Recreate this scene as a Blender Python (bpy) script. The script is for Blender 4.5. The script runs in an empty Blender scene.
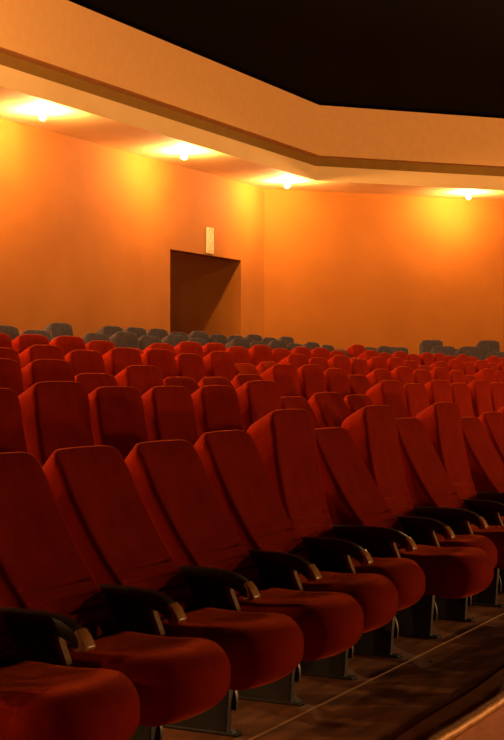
import bpy, bmesh, math, random
from mathutils import Vector, Matrix

random.seed(7)
scene = bpy.context.scene
COL = scene.collection

# ------------------------------------------------------------------ layout
TH = math.radians(27.3)              # the rows run 27.3 degrees to the right of the view axis
CT, ST = math.cos(TH), math.sin(TH)
EYE = 1.31                           # above the front tier
FPX = 1400.0
HORIZON = 378.0
PITCH_X = 0.54                       # seat spacing in a row
ROW_PITCH = 1.08
ROW_RISE = 0.13
N_RED = 5


def project(x, y, z):
    d = x * CT + y * ST
    r = x * ST - y * CT
    return 252 + FPX * r / d, HORIZON - FPX * (z - EYE) / d, d


# ------------------------------------------------------------------ materials
def new_mat(name):
    m = bpy.data.materials.new(name)
    m.use_nodes = True
    nt = m.node_tree
    return m, nt, nt.nodes['Principled BSDF']


def noisy(name, c1, c2, scale, rough, detail=4, bump=0.0, bump_scale=None, metallic=0.0,
          spec=0.5, sheen=0.0, sheen_tint=None, stretch=None, rough2=None, contrast=(0.35, 0.65)):
    m, nt, b = new_mat(name)
    tc = nt.nodes.new('ShaderNodeTexCoord')
    src = tc.outputs['Object']
    if stretch:
        mp = nt.nodes.new('ShaderNodeMapping')
        mp.inputs['Scale'].default_value = stretch
        nt.links.new(src, mp.inputs['Vector'])
        src = mp.outputs['Vector']
    n = nt.nodes.new('ShaderNodeTexNoise')
    n.inputs['Scale'].default_value = scale
    n.inputs['Detail'].default_value = detail
    nt.links.new(src, n.inputs['Vector'])
    r = nt.nodes.new('ShaderNodeValToRGB')
    r.color_ramp.elements[0].position = contrast[0]
    r.color_ramp.elements[1].position = contrast[1]
    r.color_ramp.elements[0].color = (*c1, 1)
    r.color_ramp.elements[1].color = (*c2, 1)
    nt.links.new(n.outputs['Fac'], r.inputs['Fac'])
    nt.links.new(r.outputs['Color'], b.inputs['Base Color'])
    b.inputs['Roughness'].default_value = rough
    b.inputs['Metallic'].default_value = metallic
    b.inputs['Specular IOR Level'].default_value = spec
    if rough2 is not None:
        mr = nt.nodes.new('ShaderNodeMapRange')
        mr.inputs['From Min'].default_value = 0.3
        mr.inputs['From Max'].default_value = 0.7
        mr.inputs['To Min'].default_value = rough
        mr.inputs['To Max'].default_value = rough2
        nt.links.new(n.outputs['Fac'], mr.inputs['Value'])
        nt.links.new(mr.outputs['Result'], b.inputs['Roughness'])
    if sheen:
        b.inputs['Sheen Weight'].default_value = sheen
        b.inputs['Sheen Roughness'].default_value = 0.24
        b.inputs['Sheen Tint'].default_value = (*(sheen_tint or c2), 1)
    if bump:
        n2 = nt.nodes.new('ShaderNodeTexNoise')
        n2.inputs['Scale'].default_value = bump_scale or scale * 4
        n2.inputs['Detail'].default_value = 3
        nt.links.new(src, n2.inputs['Vector'])
        bp = nt.nodes.new('ShaderNodeBump')
        bp.inputs['Strength'].default_value = bump
        bp.inputs['Distance'].default_value = 0.01
        nt.links.new(n2.outputs['Fac'], bp.inputs['Height'])
        nt.links.new(bp.outputs['Normal'], b.inputs['Normal'])
    return m


def emissive(name, color, strength):
    m, nt, b = new_mat(name)
    b.inputs['Base Color'].default_value = (0.9, 0.8, 0.6, 1)
    b.inputs['Emission Color'].default_value = (*color, 1)
    b.inputs['Emission Strength'].default_value = strength
    return m


M = {}
M['red'] = noisy('red_velvet', (0.27, 0.0150, 0.003), (0.34, 0.0200, 0.004), 9, 0.9, 5, 0.25, 420, spec=0.04,
                 sheen=1.0, sheen_tint=(1.0, 0.14, 0.008))
M['red'].node_tree.nodes['Principled BSDF'].inputs['Specular Tint'].default_value = (1.0, 0.14, 0.03, 1)
M['grey'] = noisy('grey_fabric', (0.068, 0.050, 0.052), (0.088, 0.066, 0.068), 11, 0.9, 5, 0.25, 420, spec=0.15,
                  sheen=0.2, sheen_tint=(0.8, 0.72, 0.72))
M['arm'] = noisy('dark_armrest_plastic', (0.034, 0.023, 0.011), (0.055, 0.037, 0.018), 30, 0.4, 3, 0.05, 200)
M['tip'] = noisy('lit_brown_wood', (0.42, 0.19, 0.04), (0.60, 0.28, 0.06), 40, 0.30, 4, 0.0, stretch=(6, 1, 1))  # brown wood, made golden by the light caught on the arm ends
M['panel'] = noisy('charcoal_panel', (0.030, 0.027, 0.014), (0.042, 0.038, 0.020), 25, 0.6, 3)
M['strip'] = noisy('brown_edge_strip', (0.26, 0.115, 0.022), (0.36, 0.165, 0.035), 50, 0.55, 3, spec=0.2)
M['metal'] = noisy('black_painted_metal', (0.012, 0.010, 0.009), (0.022, 0.018, 0.014), 20, 0.42, 3)
M['bracket'] = noisy('worn_brown_metal', (0.06, 0.03, 0.012), (0.12, 0.06, 0.022), 30, 0.4, 3)
M['wall'] = noisy('orange_plaster', (0.270, 0.090, 0.009), (0.315, 0.108, 0.012), 0.9, 0.85, 7, 0.25, 26, spec=0.2)
M['cornice'] = noisy('tan_painted_plaster', (0.76, 0.42, 0.145), (0.80, 0.445, 0.155), 7, 0.85, 6, 0.1, 60, spec=0.2)
M['soffit'] = noisy('cream_soffit_plaster', (0.86, 0.58, 0.24), (0.91, 0.63, 0.27), 1.2, 0.8, 6, 0.1, 40, spec=0.2)
M['band'] = noisy('brown_reveal', (0.25, 0.135, 0.018), (0.28, 0.15, 0.02), 5, 0.85, 4, spec=0.2)  # darker brown for the recessed band of the cornice
M['black'] = noisy('black_ceiling_paint', (0.0008, 0.0006, 0.0005), (0.0014, 0.001, 0.0008), 3, 0.95, 3, spec=0.05)
M['tier'] = noisy('brown_tier_carpet', (0.09, 0.04, 0.015), (0.13, 0.06, 0.025), 14, 0.95, 5, spec=0.1)
M['floor'] = noisy('worn_brown_floorboards', (0.10, 0.036, 0.010), (0.25, 0.092, 0.027), 3.2, 0.55, 7, 0.18, 60, spec=0.25,
                   stretch=(1.0, 4.5, 1.0), rough2=0.75, contrast=(0.32, 0.72))
M['edge'] = noisy('tan_floor_edging', (0.32, 0.135, 0.032), (0.46, 0.20, 0.05), 6, 0.45, 7, 0.2, 70, rough2=0.7)
M['nosing'] = noisy('brass_nosing', (0.62, 0.26, 0.04), (0.80, 0.36, 0.06), 14, 0.5, 5, 0.35, 30, metallic=0.3)
M['riser'] = noisy('red_brown_riser', (0.72, 0.19, 0.022), (0.84, 0.25, 0.032), 8, 0.6, 6, 0.3, 40)
M['sign'] = noisy('pale_sign_plastic', (0.46, 0.40, 0.20), (0.50, 0.44, 0.22), 20, 0.6, 3)
M['mark'] = noisy('orange_sign_ink', (0.40, 0.23, 0.07), (0.44, 0.26, 0.08), 20, 0.6, 3)
M['bulb'] = emissive('lit_bulb', (1.0, 0.54, 0.21), 4400.0)
M['collar'] = noisy('white_lamp_collar', (0.7, 0.62, 0.5), (0.8, 0.7, 0.55), 10, 0.5, 2)


# ------------------------------------------------------------------ mesh helpers
def finish(bm, name, mat, smooth=True, angle=40):
    bmesh.ops.remove_doubles(bm, verts=bm.verts, dist=1e-5)
    bmesh.ops.recalc_face_normals(bm, faces=bm.faces)
    me = bpy.data.meshes.new(name)
    bm.to_mesh(me)
    bm.free()
    me.materials.append(mat)
    if smooth:
        for p in me.polygons:
            p.use_smooth = True
        try:
            me.set_sharp_from_angle(angle=math.radians(angle))
        except Exception:
            pass
    return me


def link(name, data, parent=None):
    o = bpy.data.objects.new(name, data)
    COL.objects.link(o)
    if parent is not None:
        o.parent = parent
    return o


def axis_stops(lo, hi, r, n):
    """positions along one axis, dense in the rounded ends"""
    out = []
    c = [0.0, 0.27, 0.58, 1.0]
    out += [lo + r * (1 - k) for k in reversed(c)]
    for i in range(1, n):
        out.append(lo + r + (hi - lo - 2 * r) * i / n)
    out += [hi - r * (1 - k) for k in c]
    return out


def rounded_block(lo, hi, r, n, deform=None):
    """box with rounded edges as a closed grid mesh; deform(x,y,z)->(x,y,z) shapes it"""
    bm = bmesh.new()
    st = [axis_stops(lo[i], hi[i], r[i], n[i]) for i in range(3)]

    def place(p):
        q = []
        off = []
        for i in range(3):
            c = min(max(p[i], lo[i] + r[i]), hi[i] - r[i])
            q.append(c)
            off.append((p[i] - c) / r[i])
        L = math.sqrt(sum(a * a for a in off))
        if L > 1e-9:
            off = [a / L for a in off]
        p2 = [q[i] + off[i] * r[i] for i in range(3)]
        return deform(*p2) if deform else p2

    for ax in range(3):
        a, b = (ax + 1) % 3, (ax + 2) % 3
        for side in (lo[ax], hi[ax]):
            grid = []
            for u in st[a]:
                row = []
                for v in st[b]:
                    p = [0, 0, 0]
                    p[ax], p[a], p[b] = side, u, v
                    row.append(bm.verts.new(place(p)))
                grid.append(row)
            for i in range(len(grid) - 1):
                for j in range(len(grid[0]) - 1):
                    bm.faces.new((grid[i][j], grid[i + 1][j], grid[i + 1][j + 1], grid[i][j + 1]))
    return bm


def add_prism(bm, pts, axis, a, b):
    """extrude a polygon given in the two other axes from a to b along axis"""
    def mk(p, t):
        if axis == 0:
            return (t, p[0], p[1])
        if axis == 1:
            return (p[0], t, p[1])
        return (p[0], p[1], t)
    A = [bm.verts.new(mk(p, a)) for p in pts]
    B = [bm.verts.new(mk(p, b)) for p in pts]
    bm.faces.new(A)
    bm.faces.new(list(reversed(B)))
    n = len(pts)
    for i in range(n):
        bm.faces.new((A[i], B[i], B[(i + 1) % n], A[(i + 1) % n]))


def add_box(bm, x0, x1, y0, y1, z0, z1):
    add_prism(bm, [(x0, y0), (x1, y0), (x1, y1), (x0, y1)], 2, z0, z1)


def bevel(bm, w, seg=2):
    bmesh.ops.remove_doubles(bm, verts=bm.verts, dist=1e-6)
    bmesh.ops.bevel(bm, geom=list(bm.edges), offset=w, segments=seg, profile=0.5, affect='EDGES', clamp_overlap=True)


def tag(o, label, cat, group=None):
    o['label'] = label
    o['category'] = cat
    if group:
        o['group'] = group


def structure(name, bm, mat, smooth=False):
    o = link(name, finish(bm, name, mat, smooth))
    o['kind'] = 'structure'
    return o


# ------------------------------------------------------------------ seat parts (local frame: faces -y, origin on the tier under the seat)
# y = 0 is the front of the backrest base; the armrest tip is at y = -0.39
BW, BT, BL = 0.222, 0.145, 0.79
BASE_Z = 0.40


def back_shape(x, y, z):
    t = z / BL
    ax = abs(x)
    # rounded shoulders and a gently bowed top line
    rr = 0.075
    dz = 0.0
    if ax > BW - rr:
        k = min((ax - (BW - rr)) / rr, 1.0)
        dz += rr * (1 - math.sqrt(max(0.0, 1 - k * k))) * 0.75
    dz += 0.010 * (ax / BW) ** 2
    w = max(0.0, (t - 0.55) / 0.45)
    z2 = z - dz * w
    # the top slopes down towards the back
    z2 -= 0.055 * (max(0.0, y) / BT) * max(0.0, (t - 0.70) / 0.30)
    # waist: a little narrower near the seat, thinner at the bottom
    x2 = x * (0.955 + 0.045 * min(1.0, t * 1.7))
    y2 = y
    if y < BT * 0.5:
        # front: slight dish between the bolsters, lumbar swell, head roll
        f = 1 - y / (BT * 0.5)
        dish = 0.009 * math.exp(-((ax / 0.15) ** 4))
        swell = -0.020 * math.exp(-((t - 0.22) / 0.16) ** 2) - 0.010 * math.exp(-((t - 0.90) / 0.12) ** 2)
        y2 += f * (dish * min(1.0, t * 6) + swell)
        # sewn channels across the lumbar
        if ax < 0.18:
            for c in (0.10, 0.165, 0.23, 0.295, 0.36):
                d = abs(t - c)
                if d < 0.0085:
                    y2 += 0.016 * f
    else:
        y2 -= 0.03 * (1 - min(1.0, t * 2.2)) * (y / BT)
    return (x2, y2, z2)


def make_back(detail):
    nz = 100 if detail else 12
    nx = 14 if detail else 6
    bm = rounded_block((-BW, 0, 0), (BW, BT, BL), (0.026, 0.024, 0.022), (nx, 4, nz), back_shape)
    return bm


def cushion_shape(x, y, z):
    # y from 0.05 (back) to -0.44 (front); z 0 bottom .. 0.22 top
    t = (0.05 - y) / 0.49
    ax = abs(x) / 0.238
    # plan: the front edge bows forward
    y2 = y + 0.075 * (ax ** 2.4) * t
    # underside rises to the back, thick roll in front
    low = 0.055 * (1 - t) + 0.035 * max(0.0, (t - 0.78) / 0.22) ** 2
    k = 1 - z / 0.225
    z2 = z + low * k
    # top: dip behind the front roll
    top = -0.020 * math.exp(-((t - 0.42) / 0.3) ** 2) * (1 - ax ** 2 * 0.8) - 0.030 * max(0.0, (t - 0.7) / 0.3) ** 2
    top -= 0.014 * ax ** 3
    z2 += top * (z / 0.225)
    x2 = x * (1 - 0.05 * max(0.0, (t - 0.75) / 0.25) ** 2)
    return (x2, y2, z2)


def make_cushion(detail):
    n = (10, 10, 6) if detail else (4, 4, 2)
    return rounded_block((-0.238, -0.44, 0), (0.238, 0.05, 0.225), (0.07, 0.085, 0.085), n, cushion_shape)


def arm_side(y_from=None):
    """side outline (y,z) of the armrest bar, its front turned down"""
    top = [(0.06, 0.618), (-0.10, 0.622), (-0.20, 0.621), (-0.26, 0.616), (-0.305, 0.604), (-0.342, 0.584), (-0.368, 0.558), (-0.384, 0.532)]
    bot = [(-0.352, 0.522), (-0.333, 0.536), (-0.305, 0.552), (-0.27, 0.564), (-0.22, 0.568), (-0.10, 0.566), (0.06, 0.560)]
    return top + bot


def make_arm():
    bm = bmesh.new()
    add_prism(bm, arm_side(), 0, -0.0275, 0.0275)
    bevel(bm, 0.006, 2)
    return bm


def make_tip():
    # wooden end cap on the turned-down front; light it catches is painted into its colour
    bm = bmesh.new()
    pts = [(-0.352, 0.5825), (-0.373, 0.560), (-0.390, 0.530), (-0.386, 0.5195), (-0.352, 0.5140), (-0.346, 0.5225),
           (-0.362, 0.5310), (-0.360, 0.550), (-0.346, 0.572)]
    add_prism(bm, pts, 0, -0.0285, 0.0285)
    bevel(bm, 0.004, 2)
    return bm


def make_panel():
    bm = bmesh.new()
    add_prism(bm, [(0.055, 0.57), (-0.265, 0.57), (-0.335, 0.40), (-0.31, 0.34), (0.055, 0.34)], 0, -0.013, 0.013)
    bevel(bm, 0.003, 1)
    return bm


def make_strip():
    bm = bmesh.new()
    add_prism(bm, [(-0.258, 0.568), (-0.274, 0.568), (-0.346, 0.398), (-0.330, 0.396)], 0, -0.017, 0.017)
    bevel(bm, 0.003, 1)
    return bm


def make_pedestal():
    bm = bmesh.new()
    add_prism(bm, [(0.10, 0.36), (-0.24, 0.36), (-0.27, 0.30), (-0.25, 0.02), (-0.25, 0.0), (0.08, 0.0), (0.08, 0.02)], 0, -0.020, 0.020)
    bevel(bm, 0.003, 1)
    b2 = bmesh.new()
    add_box(b2, -0.028, 0.030, -0.29, 0.11, 0.0, 0.012)
    bevel(b2, 0.003, 1)
    tmp = bpy.data.meshes.new('tmp')
    b2.to_mesh(tmp)
    b2.free()
    bm.from_mesh(tmp)
    bpy.data.meshes.remove(tmp)
    return bm


def make_bracket():
    # curved tilt bracket under the cushion beside the pedestal
    bm = bmesh.new()
    pts = []
    n = 9
    for i in range(n):
        a = math.radians(-15 + 100 * i / (n - 1))
        pts.append((-0.19 - 0.10 * math.cos(a) + 0.02, 0.115 + 0.125 * math.sin(a)))
    for i in reversed(range(n)):
        a = math.radians(-15 + 100 * i / (n - 1))
        pts.append((-0.19 - 0.078 * math.cos(a) + 0.02, 0.115 + 0.103 * math.sin(a)))
    add_prism(bm, pts, 0, 0.024, 0.040)
    return bm


ME = {}
for colour in ('red', 'grey'):
    ME['back', colour, 1] = finish(make_back(True), 'backrest', M[colour], angle=50)
    ME['back', colour, 0] = finish(make_back(False), 'backrest', M[colour], angle=50)
    ME['cushion', colour, 1] = finish(make_cushion(True), 'seat_cushion', M[colour], angle=60)
    ME['cushion', colour, 0] = finish(make_cushion(False), 'seat_cushion', M[colour], angle=60)
ME['arm'] = finish(make_arm(), 'armrest', M['arm'], angle=35)
ME['tip'] = finish(make_tip(), 'armrest_tip', M['tip'], angle=35)
ME['panel'] = finish(make_panel(), 'side_panel', M['panel'], angle=30)
ME['strip'] = finish(make_strip(), 'edge_strip', M['strip'], angle=30)
ME['pedestal'] = finish(make_pedestal(), 'pedestal', M['metal'], angle=30)
ME['bracket'] = finish(make_bracket(), 'tilt_bracket', M['bracket'], angle=30)


def make_seat(x, y, z, pose, colour, detail, rotz=0.0, twist=0.0):
    """x,y,z: point on the tier under the front of the backrest, mid-seat"""
    root = link('theatre_seat', None)
    root.location = (x, y, z)
    root.rotation_euler = (0, 0, rotz)
    d = 1 if detail else 0
    b = link('backrest', ME['back', colour, d], root)
    b.location = (0, pose[1], BASE_Z + pose[2])
    b.rotation_euler = (-math.radians(pose[0]), 0, math.radians(twist))
    c = link('seat_cushion', ME['cushion', colour, d], root)
    c.location = (0, pose[3], 0.265)
    a = link('armrest', ME['arm'], root)
    a.location = (-PITCH_X / 2, 0.02, -0.015)
    p = link('side_panel', ME['panel'], root)
    p.location = (-PITCH_X / 2, 0.02, -0.015)
    if detail:
        link('armrest_tip', ME['tip'], a)
        link('edge_strip', ME['strip'], p)
    f = link('pedestal', ME['pedestal'], root)
    f.location = (-PITCH_X / 2, 0, 0)
    if detail:
        k = link('tilt_bracket', ME['bracket'], root)
        k.location = (-PITCH_X / 2, 0, 0)
    return root


ORD = ['first', 'second', 'third', 'fourth', 'fifth', 'sixth', 'seventh', 'eighth', 'ninth', 'tenth', 'eleventh', 'twelfth',
       'thirteenth', 'fourteenth', 'fifteenth', 'sixteenth', 'seventeenth', 'eighteenth', 'nineteenth', 'twentieth']
TENS = {20: 'twenty', 30: 'thirty'}


def ordinal(n):
    if n <= 20:
        return ORD[n - 1]
    if n == 30:
        return 'thirtieth'
    return TENS[n // 10 * 10] + '-' + ORD[n % 10 - 1]


# ------------------------------------------------------------------ rows of seats
# per row: x of seat zero, first and last seat, back states (u upright, n nearly upright, m leaning, r reclined)
X0, Y0 = 3.46, 2.69
ROWS = [
    dict(dx=0.00, k0=-3, k1=12, s='rrrrrrmurumurmun'),
    dict(dx=0.22, k0=2, k1=18, s='nunnnurmrunununmun'),
    dict(dx=0.05, k0=4, k1=25, s='nuumnrrmuunmnununmunun'),
    dict(dx=-0.12, k0=8, k1=31, s='nunuunurmununuunmnunununu'),
    dict(dx=0.12, k0=10, k1=37, s='uuunmnuununuunrununuununmunu'),
    dict(dx=0.05, k0=12, k1=31, s='uunmnununrunununmununu', red=(29,)),
    dict(dx=0.36, k0=17, k1=29, s='uruuununnunurn', skip=(18,)),
]
ROW_NAME = ['front row', 'second row', 'third row', 'fourth row', 'fifth row', 'front grey row', 'rear grey row']
# angle, base shift along y, base drop
# back angle, shift of the backrest foot along y, its drop, shift of the cushion (the whole seat rocks)
POSE = {'u': (11.0, 0.0, 0.0, -0.05), 'n': (13.5, -0.015, -0.02, -0.06), 'm': (28.5, -0.165, 0.0, -0.13),
        'r': (31.0, -0.195, -0.005, -0.20)}
WORD = {'u': 'upright', 'n': 'nearly upright', 'm': 'leaning', 'r': 'reclined'}
DEBUG = []
for r, row in enumerate(ROWS):
    y = Y0 + ROW_PITCH * r
    z = ROW_RISE * r
    n = 0
    colour = 'red' if r < N_RED else 'grey'
    for k in range(row['k0'], row['k1'] + 1):
        x = X0 + PITCH_X * (k + 0.5) + row['dx']
        st = row['s'][(k - row['k0']) % len(row['s'])]
        pose = POSE[st]
        # in the picture at all?
        pr = project(x + 0.24, y + 0.2, z + 1.1)[0]
        pl = project(x - 0.3, y + 0.4, z + 1.1)[0]
        if r == 0:
            pr = max(pr, project(x + 0.24, y - 0.4, z + 0.3)[0])
        if pr < 0 or pl > 504:
            continue
        if k in row.get('skip', ()):
            continue
        n += 1
        s = make_seat(x, y, z, pose, 'red' if k in row.get('red', ()) else colour, r < 2, twist=random.uniform(-1.5, 1.5))
        if k in row.get('red', ()):
            n -= 1
            tag(s, 'single red theatre seat standing among the front grey row', 'seat', 'red theatre seats in rows')
            continue
        tag(s, '%s %s theatre seat, %s from the left in the %s' % (
            'red' if colour == 'red' else 'grey', WORD[st], ordinal(n), ROW_NAME[r]),
            'seat', 'red theatre seats in rows' if colour == 'red' else 'grey theatre seats at the back')
        DEBUG.append((r, k, st, [round(v) for v in project(x - 0.24, y + 0.18, z + 1.12)[:2]]))

# the grey block that turns along the right-hand wall
WD = Vector((0.737, -0.676, 0)).normalized()        # direction of that wall
WN = Vector((-WD.y * -1, -WD.x, 0))                 # placeholder, set below
WN = Vector((WD.y, -WD.x, 0))                       # points into the hall
if WN.dot(Vector((-1, -1, 0))) < 0:
    WN = -WN


def unproject(px, depth):
    u = (px - 252) / FPX
    rr = u * depth
    return depth * CT + rr * ST, depth * ST - rr * CT


ROT_W = math.atan2(WN.y, WN.x) + math.pi / 2
SIDE = [  # pixel, depth, tier height, state, label
    (448, 24.6, 0.71, 'u', 'upright grey theatre seat, left end of the angled front row at right'),
    (475, 24.9, 0.71, 'u', 'upright grey theatre seat, second in the angled front row at right'),
    (503, 25.3, 0.62, 'u', 'grey theatre seat cut off by the right picture edge'),
    (401, 25.0, 0.73, 'n', 'grey theatre seat standing alone, left of the angled grey rows'),
    (436, 26.0, 0.86, 'u', 'tallest grey theatre seat, left end of the angled back row'),
    (465, 26.2, 0.80, 'r', 'reclined grey theatre seat half hidden behind the angled front row'),
    (493, 26.4, 0.86, 'u', 'upright grey theatre seat, right end of the angled back row'),
]
for px, dep, zt, st, lab in SIDE:
    x, y = unproject(px, dep)
    s = make_seat(x, y, zt, POSE[st], 'grey', False, rotz=ROT_W)
    tag(s, lab, 'seat', 'grey theatre seats at the back')

# ------------------------------------------------------------------ the hall
WY = 12.30                       # back wall
SOF = EYE + 3.70                 # soffit height
CX = 24.36                       # corner of back wall and right wall
X_L = -4.0
DX0, DX1, DZ = 20.76, 23.38, EYE + 2.22
R_END = 9.5                      # length of right wall


def wall_pt(s, off):
    """a point s metres along the right wall, off metres into the hall"""
    return (CX + WD.x * s + WN.x * off, WY + WD.y * s + WN.y * off)


HALF = math.tan(math.atan2(-WD.y, WD.x) / 2)


def corner(off):
    # mitre of the two runs at the same offset from the walls
    return (CX - off * HALF, WY - off)


def sweep(profile, closed=True, x_left=X_L, s_end=R_END):
    """sweep (offset, z) profile along back wall then right wall"""
    bm = bmesh.new()
    rings = []
    for st in range(3):
        ring = []
        for off, z in profile:
            if st == 0:
                p = (x_left, WY - off)
            elif st == 1:
                p = corner(off)
            else:
                p = wall_pt(s_end, off)
            ring.append(bm.verts.new((p[0], p[1], z)))
        rings.append(ring)
    n = len(profile)
    for a in range(2):
        for i in range(n if closed else n - 1):
            j = (i + 1) % n
            bm.faces.new((rings[a][i], rings[a][j], rings[a + 1][j], rings[a + 1][i]))
    if closed:
        bm.faces.new(rings[0])
        bm.faces.new(list(reversed(rings[2])))
    return bm


# back wall with a doorway cut in it
bm = bmesh.new()
add_box(bm, X_L, DX0, WY, WY + 0.25, 0, SOF)
add_box(bm, DX0, DX1, WY, WY + 0.25, DZ, SOF)
add_box(bm, DX1, CX + 0.1, WY, WY + 0.25, 0, SOF)
structure('wall_back', bm, M['wall'])
# the passage behind the doorway
bm = bmesh.new()
PD = 3.4
add_box(bm, DX1, DX1 + 0.2, WY + 0.25, WY + PD, 0, DZ + 1.4)
add_box(bm, DX0 - 0.2, DX0, WY + 0.25, WY + PD, 0, DZ + 1.4)
add_box(bm, DX0, DX1, WY + 0.25, WY + PD, DZ + 1.2, DZ + 1.4)
add_box(bm, DX0 - 0.2, DX1 + 0.2, WY + PD, WY + PD + 0.2, 0, DZ + 1.4)
structure('door_1', bm, M['wall'])
# right wall
bm = bmesh.new()
pts = [wall_pt(0, 0), wall_pt(R_END, 0), wall_pt(R_END, -0.25), wall_pt(-0.1, -0.25)]
add_prism(bm, pts, 2, 0, SOF)
structure('wall_right', bm, M['wall'])
# cornice: soffit slab, lower strip, dark reveal, raked upper fascia
structure('trim_1', sweep([(0.0, SOF), (1.33, SOF), (1.33, SOF + 0.275), (1.20, SOF + 0.275), (1.20, SOF + 0.12), (0.0, SOF + 0.12)]), M['soffit'])
structure('trim_2', sweep([(1.24, SOF + 0.455), (1.45, SOF + 0.455), (1.43, SOF + 1.40), (1.24, SOF + 1.40)]), M['cornice'])
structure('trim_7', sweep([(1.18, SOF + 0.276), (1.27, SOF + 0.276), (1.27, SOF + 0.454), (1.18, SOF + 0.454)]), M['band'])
# black ceiling
bm = bmesh.new()
add_box(bm, X_L - 12, 40, -22, WY + 1.0, SOF + 1.45, SOF + 1.6)
structure('ceiling', bm, M['black'])

# floor: lower floor, front tier and one tier per row, one stepped block
bm = bmesh.new()
LOWER = -0.22
FRONT = 1.74
XR = 27.0
add_box(bm, X_L, 36, -20, FRONT - 0.03, LOWER - 0.1, LOWER)
structure('floor_lower', bm, M['riser'])
bm = bmesh.new()
add_box(bm, X_L, XR, FRONT, 3.16, LOWER - 0.1, 0.0)
structure('floor', bm, M['floor'])
bm = bmesh.new()
prof = [(3.16, LOWER - 0.1), (3.16, ROW_RISE)]
for r in range(1, 7):
    y1 = 3.16 + ROW_PITCH * r if r < 6 else WY + PD
    prof.append((y1, ROW_RISE * r))
    if r < 6:
        prof.append((y1, ROW_RISE * (r + 1)))
prof.append((WY + PD, LOWER - 0.1))
add_prism(bm, prof, 0, X_L, XR)
structure('floor_tiers', bm, M['tier'])
# thin seam moulding along the foot of the front row
bm = bmesh.new()
add_box(bm, X_L, XR, 2.325, 2.337, 0.0, 0.004)
structure('trim_3', bm, M['edge'])
# lighter tan edging of the tier, its inner border uneven
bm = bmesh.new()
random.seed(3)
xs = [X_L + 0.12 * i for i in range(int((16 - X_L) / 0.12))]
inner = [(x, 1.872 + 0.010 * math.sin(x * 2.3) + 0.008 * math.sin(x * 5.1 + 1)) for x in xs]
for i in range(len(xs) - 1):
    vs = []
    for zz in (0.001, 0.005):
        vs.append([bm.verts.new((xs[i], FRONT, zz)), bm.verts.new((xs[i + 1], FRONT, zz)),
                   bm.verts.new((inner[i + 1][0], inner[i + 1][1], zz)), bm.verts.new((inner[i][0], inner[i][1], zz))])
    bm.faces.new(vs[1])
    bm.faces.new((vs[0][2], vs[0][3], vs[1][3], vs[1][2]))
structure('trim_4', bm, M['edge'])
# rounded, dented nosing along the step
bm = bmesh.new()
prev = None
for i, x in enumerate(xs):
    ring = []
    wob = 0.006 * math.sin(x * 3.1) + random.uniform(-0.003, 0.003)
    for j in range(10):
        a = 2 * math.pi * j / 10
        ring.append(bm.verts.new((x, FRONT - 0.004 + wob * 0.6 + 0.028 * math.cos(a), -0.010 + wob * 0.4 + 0.028 * math.sin(a))))
    if prev:
        for j in range(10):
            bm.faces.new((prev[j], prev[(j + 1) % 10], ring[(j + 1) % 10], ring[j]))
    prev = ring
structure('trim_5', bm, M['nosing'], smooth=True)
# riser face of the step
bm = bmesh.new()
add_box(bm, X_L, XR, FRONT - 0.022, FRONT - 0.001, LOWER, -0.014)
structure('trim_6', bm, M['riser'])
# raised tier for the angled grey rows
bm = bmesh.new()
for s0, s1, o0, o1, zt in ((0.2, 5.6, 1.62, 3.0, 0.58), (0.2, 5.6, 0.02, 1.62, 0.74)):
    add_prism(bm, [wall_pt(s0, o0), wall_pt(s1, o0), wall_pt(s1, o1), wall_pt(s0, o1)], 2, 0.3, zt)

structure('floor_side_tier', bm, M['tier'])

# ------------------------------------------------------------------ sign above the doorway
sg = link('wall_sign', None)
sg.location = (22.14, WY, DZ + 0.03)
bm = bmesh.new()
add_box(bm, -0.125, 0.125, -0.03, 0.0, 0.0, 0.47)
bevel(bm, 0.004, 1)
link('sign_panel', finish(bm, 'sign_panel', M['sign'], False), sg)
bm = bmesh.new()
# tall rounded ring
n = 28
def stadium(a, rx, hz):
    return rx * math.cos(a), (hz if math.sin(a) > 0 else -hz) + rx * math.sin(a)
for i in range(n):
    a0, a1 = 2 * math.pi * i / n, 2 * math.pi * (i + 1) / n
    q = [stadium(a0 + 1e-4, 0.082, 0.075), stadium(a1 - 1e-4, 0.082, 0.075), stadium(a1 - 1e-4, 0.064, 0.072), stadium(a0 + 1e-4, 0.064, 0.072)]
    add_prism(bm, [(p[0], p[1] + 0.30) for p in q], 1, -0.034, -0.029)
for zc in (0.345, 0.30, 0.255):
    add_box(bm, -0.022, 0.022, -0.034, -0.029, zc - 0.014, zc + 0.014)
for zc, w in ((0.118, 0.06), (0.098, 0.055), (0.058, 0.10), (0.036, 0.10)):
    add_box(bm, -w, w, -0.034, -0.029, zc - 0.006, zc + 0.006)
link('sign_marks', finish(bm, 'sign_marks', M['mark'], False), sg)
tag(sg, 'tall narrow pale sign with orange markings on the wall above the doorway', 'sign')

# ------------------------------------------------------------------ lamps in the soffit
LAMP_OFF = 0.86
def lamp_mesh():
    bm = bmesh.new()
    bmesh.ops.create_uvsphere(bm, u_segments=16, v_segments=10, radius=0.045)
    bmesh.ops.scale(bm, vec=(1, 1, 1.15), verts=bm.verts)
    return finish(bm, 'bulb', M['bulb'])
def collar_mesh():
    bm = bmesh.new()
    prof = [(0.0, 0.0), (0.085, 0.0), (0.080, -0.008), (0.040, -0.010), (0.024, -0.038), (0.0, -0.038)]
    rings = []
    for i in range(20):
        a = 2 * math.pi * i / 20
        rings.append([bm.verts.new((p[0] * math.cos(a), p[0] * math.sin(a), p[1])) for p in prof])
    for i in range(20):
        A, B = rings[i], rings[(i + 1) % 20]
        for j in range(len(prof) - 1):
            try:
                bm.faces.new((A[j], A[j + 1], B[j + 1], B[j]))
            except ValueError:
                pass
    return finish(bm, 'lamp_collar', M['collar'])
LM, CM = lamp_mesh(), collar_mesh()
wx, wy = wall_pt(4.02, LAMP_OFF)
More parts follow.
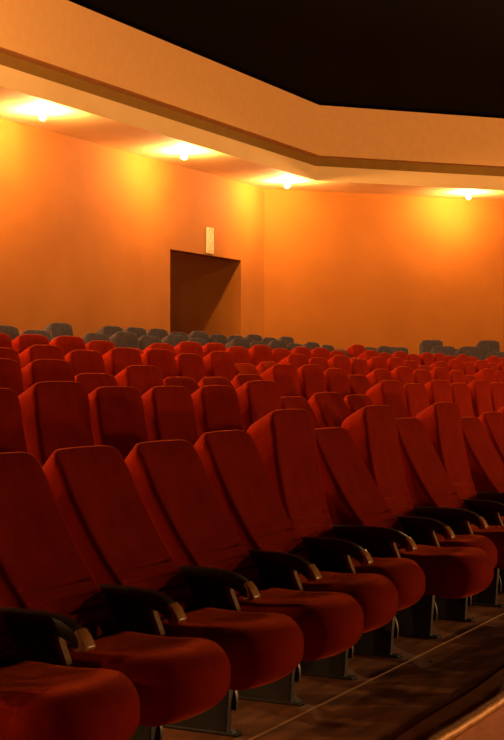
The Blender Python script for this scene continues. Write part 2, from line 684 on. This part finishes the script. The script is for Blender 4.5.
LAMPS = [
    (15.85, WY - LAMP_OFF, 'glowing soffit lamp nearest the left picture edge, above the back wall'),
    (19.75, WY - LAMP_OFF, 'glowing soffit lamp left of the doorway and its sign, second from left'),
    (23.6, WY - LAMP_OFF, 'glowing soffit lamp by the corner of the two walls'),
    (wx, wy, 'glowing soffit lamp at far right, above the right-hand wall'),
]
for x, y, lab in LAMPS:
    e = link('soffit_lamp', None)
    e.location = (x, y, SOF)
    link('lamp_collar', CM, e)
    b = link('bulb', LM, e)
    b.location = (0, 0, -0.085)
    tag(e, lab, 'lamp', 'lamps along the cornice soffit')


def point(x, y, z, energy, radius=0.06, col=(1.0, 0.54, 0.21)):
    L = bpy.data.lights.new('unseen_light', 'POINT')
    L.energy = energy
    L.shadow_soft_size = radius
    L.color = col
    o = bpy.data.objects.new('unseen_light', L)
    COL.objects.link(o)
    o.location = (x, y, z)
    return o


# the same run of lamps carries on round the hall, outside the picture
for x, e in ((11.9, 300), (8.05, 500), (4.2, 900), (0.35, 900), (-3.5, 900)):
    point(x, WY - LAMP_OFF, SOF - 0.12, e)
point(-5.5, 8.6, SOF - 0.12, 450)
# unseen fill light added to lift the dark of the passage
point(DX0 + 0.6, WY + 2.6, 3.6, 30, 0.2)
for s in (8.0,):
    p = wall_pt(s, LAMP_OFF)
    point(p[0], p[1], SOF - 0.12, 300)
# unseen fill lights added above the rows to brighten fascia and far seats
for x, y, z, e in ((2.5, 8.0, 5.0, 250), (7.5, 7.8, 5.0, 330), (12.0, 7.8, 5.0, 330)):
    point(x, y, z, e, 0.15)


def spot(loc, aim, energy, size, radius=0.3, col=(1.0, 0.54, 0.21)):
    L = bpy.data.lights.new('fill_spot', 'SPOT')
    L.energy = energy
    L.shadow_soft_size = radius
    L.color = col
    L.spot_size = math.radians(size)
    L.spot_blend = 1.0
    o = bpy.data.objects.new('fill_spot', L)
    COL.objects.link(o)
    o.location = loc
    o.rotation_euler = (Vector(aim) - Vector(loc)).to_track_quat('-Z', 'Y').to_euler()
    return o


# unseen spots added across the hall to brighten the cornice, sparing near seats
spot((24.0, -6.0, SOF - 0.4), (21.0, 10.5, 6.6), 3500, 122)
spot((8.0, -16.0, SOF - 0.4), (15.0, 10.5, 8.5), 3000, 58)
# unseen low fill added in front to light seat backs more than cushions
point(19.0, -10.0, 2.8, 2200, 0.3)
# unseen low fill added to brighten the nosing, riser and seat fronts
point(12.5, -3.0, 0.8, 420, 0.15)

# ------------------------------------------------------------------ world, camera, view
w = bpy.data.worlds.new('hall_dark')
scene.world = w
w.use_nodes = True
w.node_tree.nodes['Background'].inputs['Color'].default_value = (0.10, 0.035, 0.010, 1)
w.node_tree.nodes['Background'].inputs['Strength'].default_value = 0.03

cd = bpy.data.cameras.new('camera')
cd.sensor_fit = 'VERTICAL'
cd.sensor_height = 36.0
cd.lens = FPX * 36.0 / 740.0
cd.clip_end = 200
cam = bpy.data.objects.new('camera', cd)
COL.objects.link(cam)
cam.location = (0, 0, EYE)
cam.rotation_euler = (math.radians(90) + math.atan((HORIZON - 370) / FPX), 0, TH - math.pi / 2)
scene.camera = cam

scene.view_settings.view_transform = 'Standard'
scene.view_settings.look = 'None'
scene.view_settings.gamma = 1.0
scene.view_settings.exposure = 0.0
scene.view_settings.use_curve_mapping = False
scene.cycles.use_denoising = True
scene.cycles.max_bounces = 8
scene.cycles.diffuse_bounces = 5
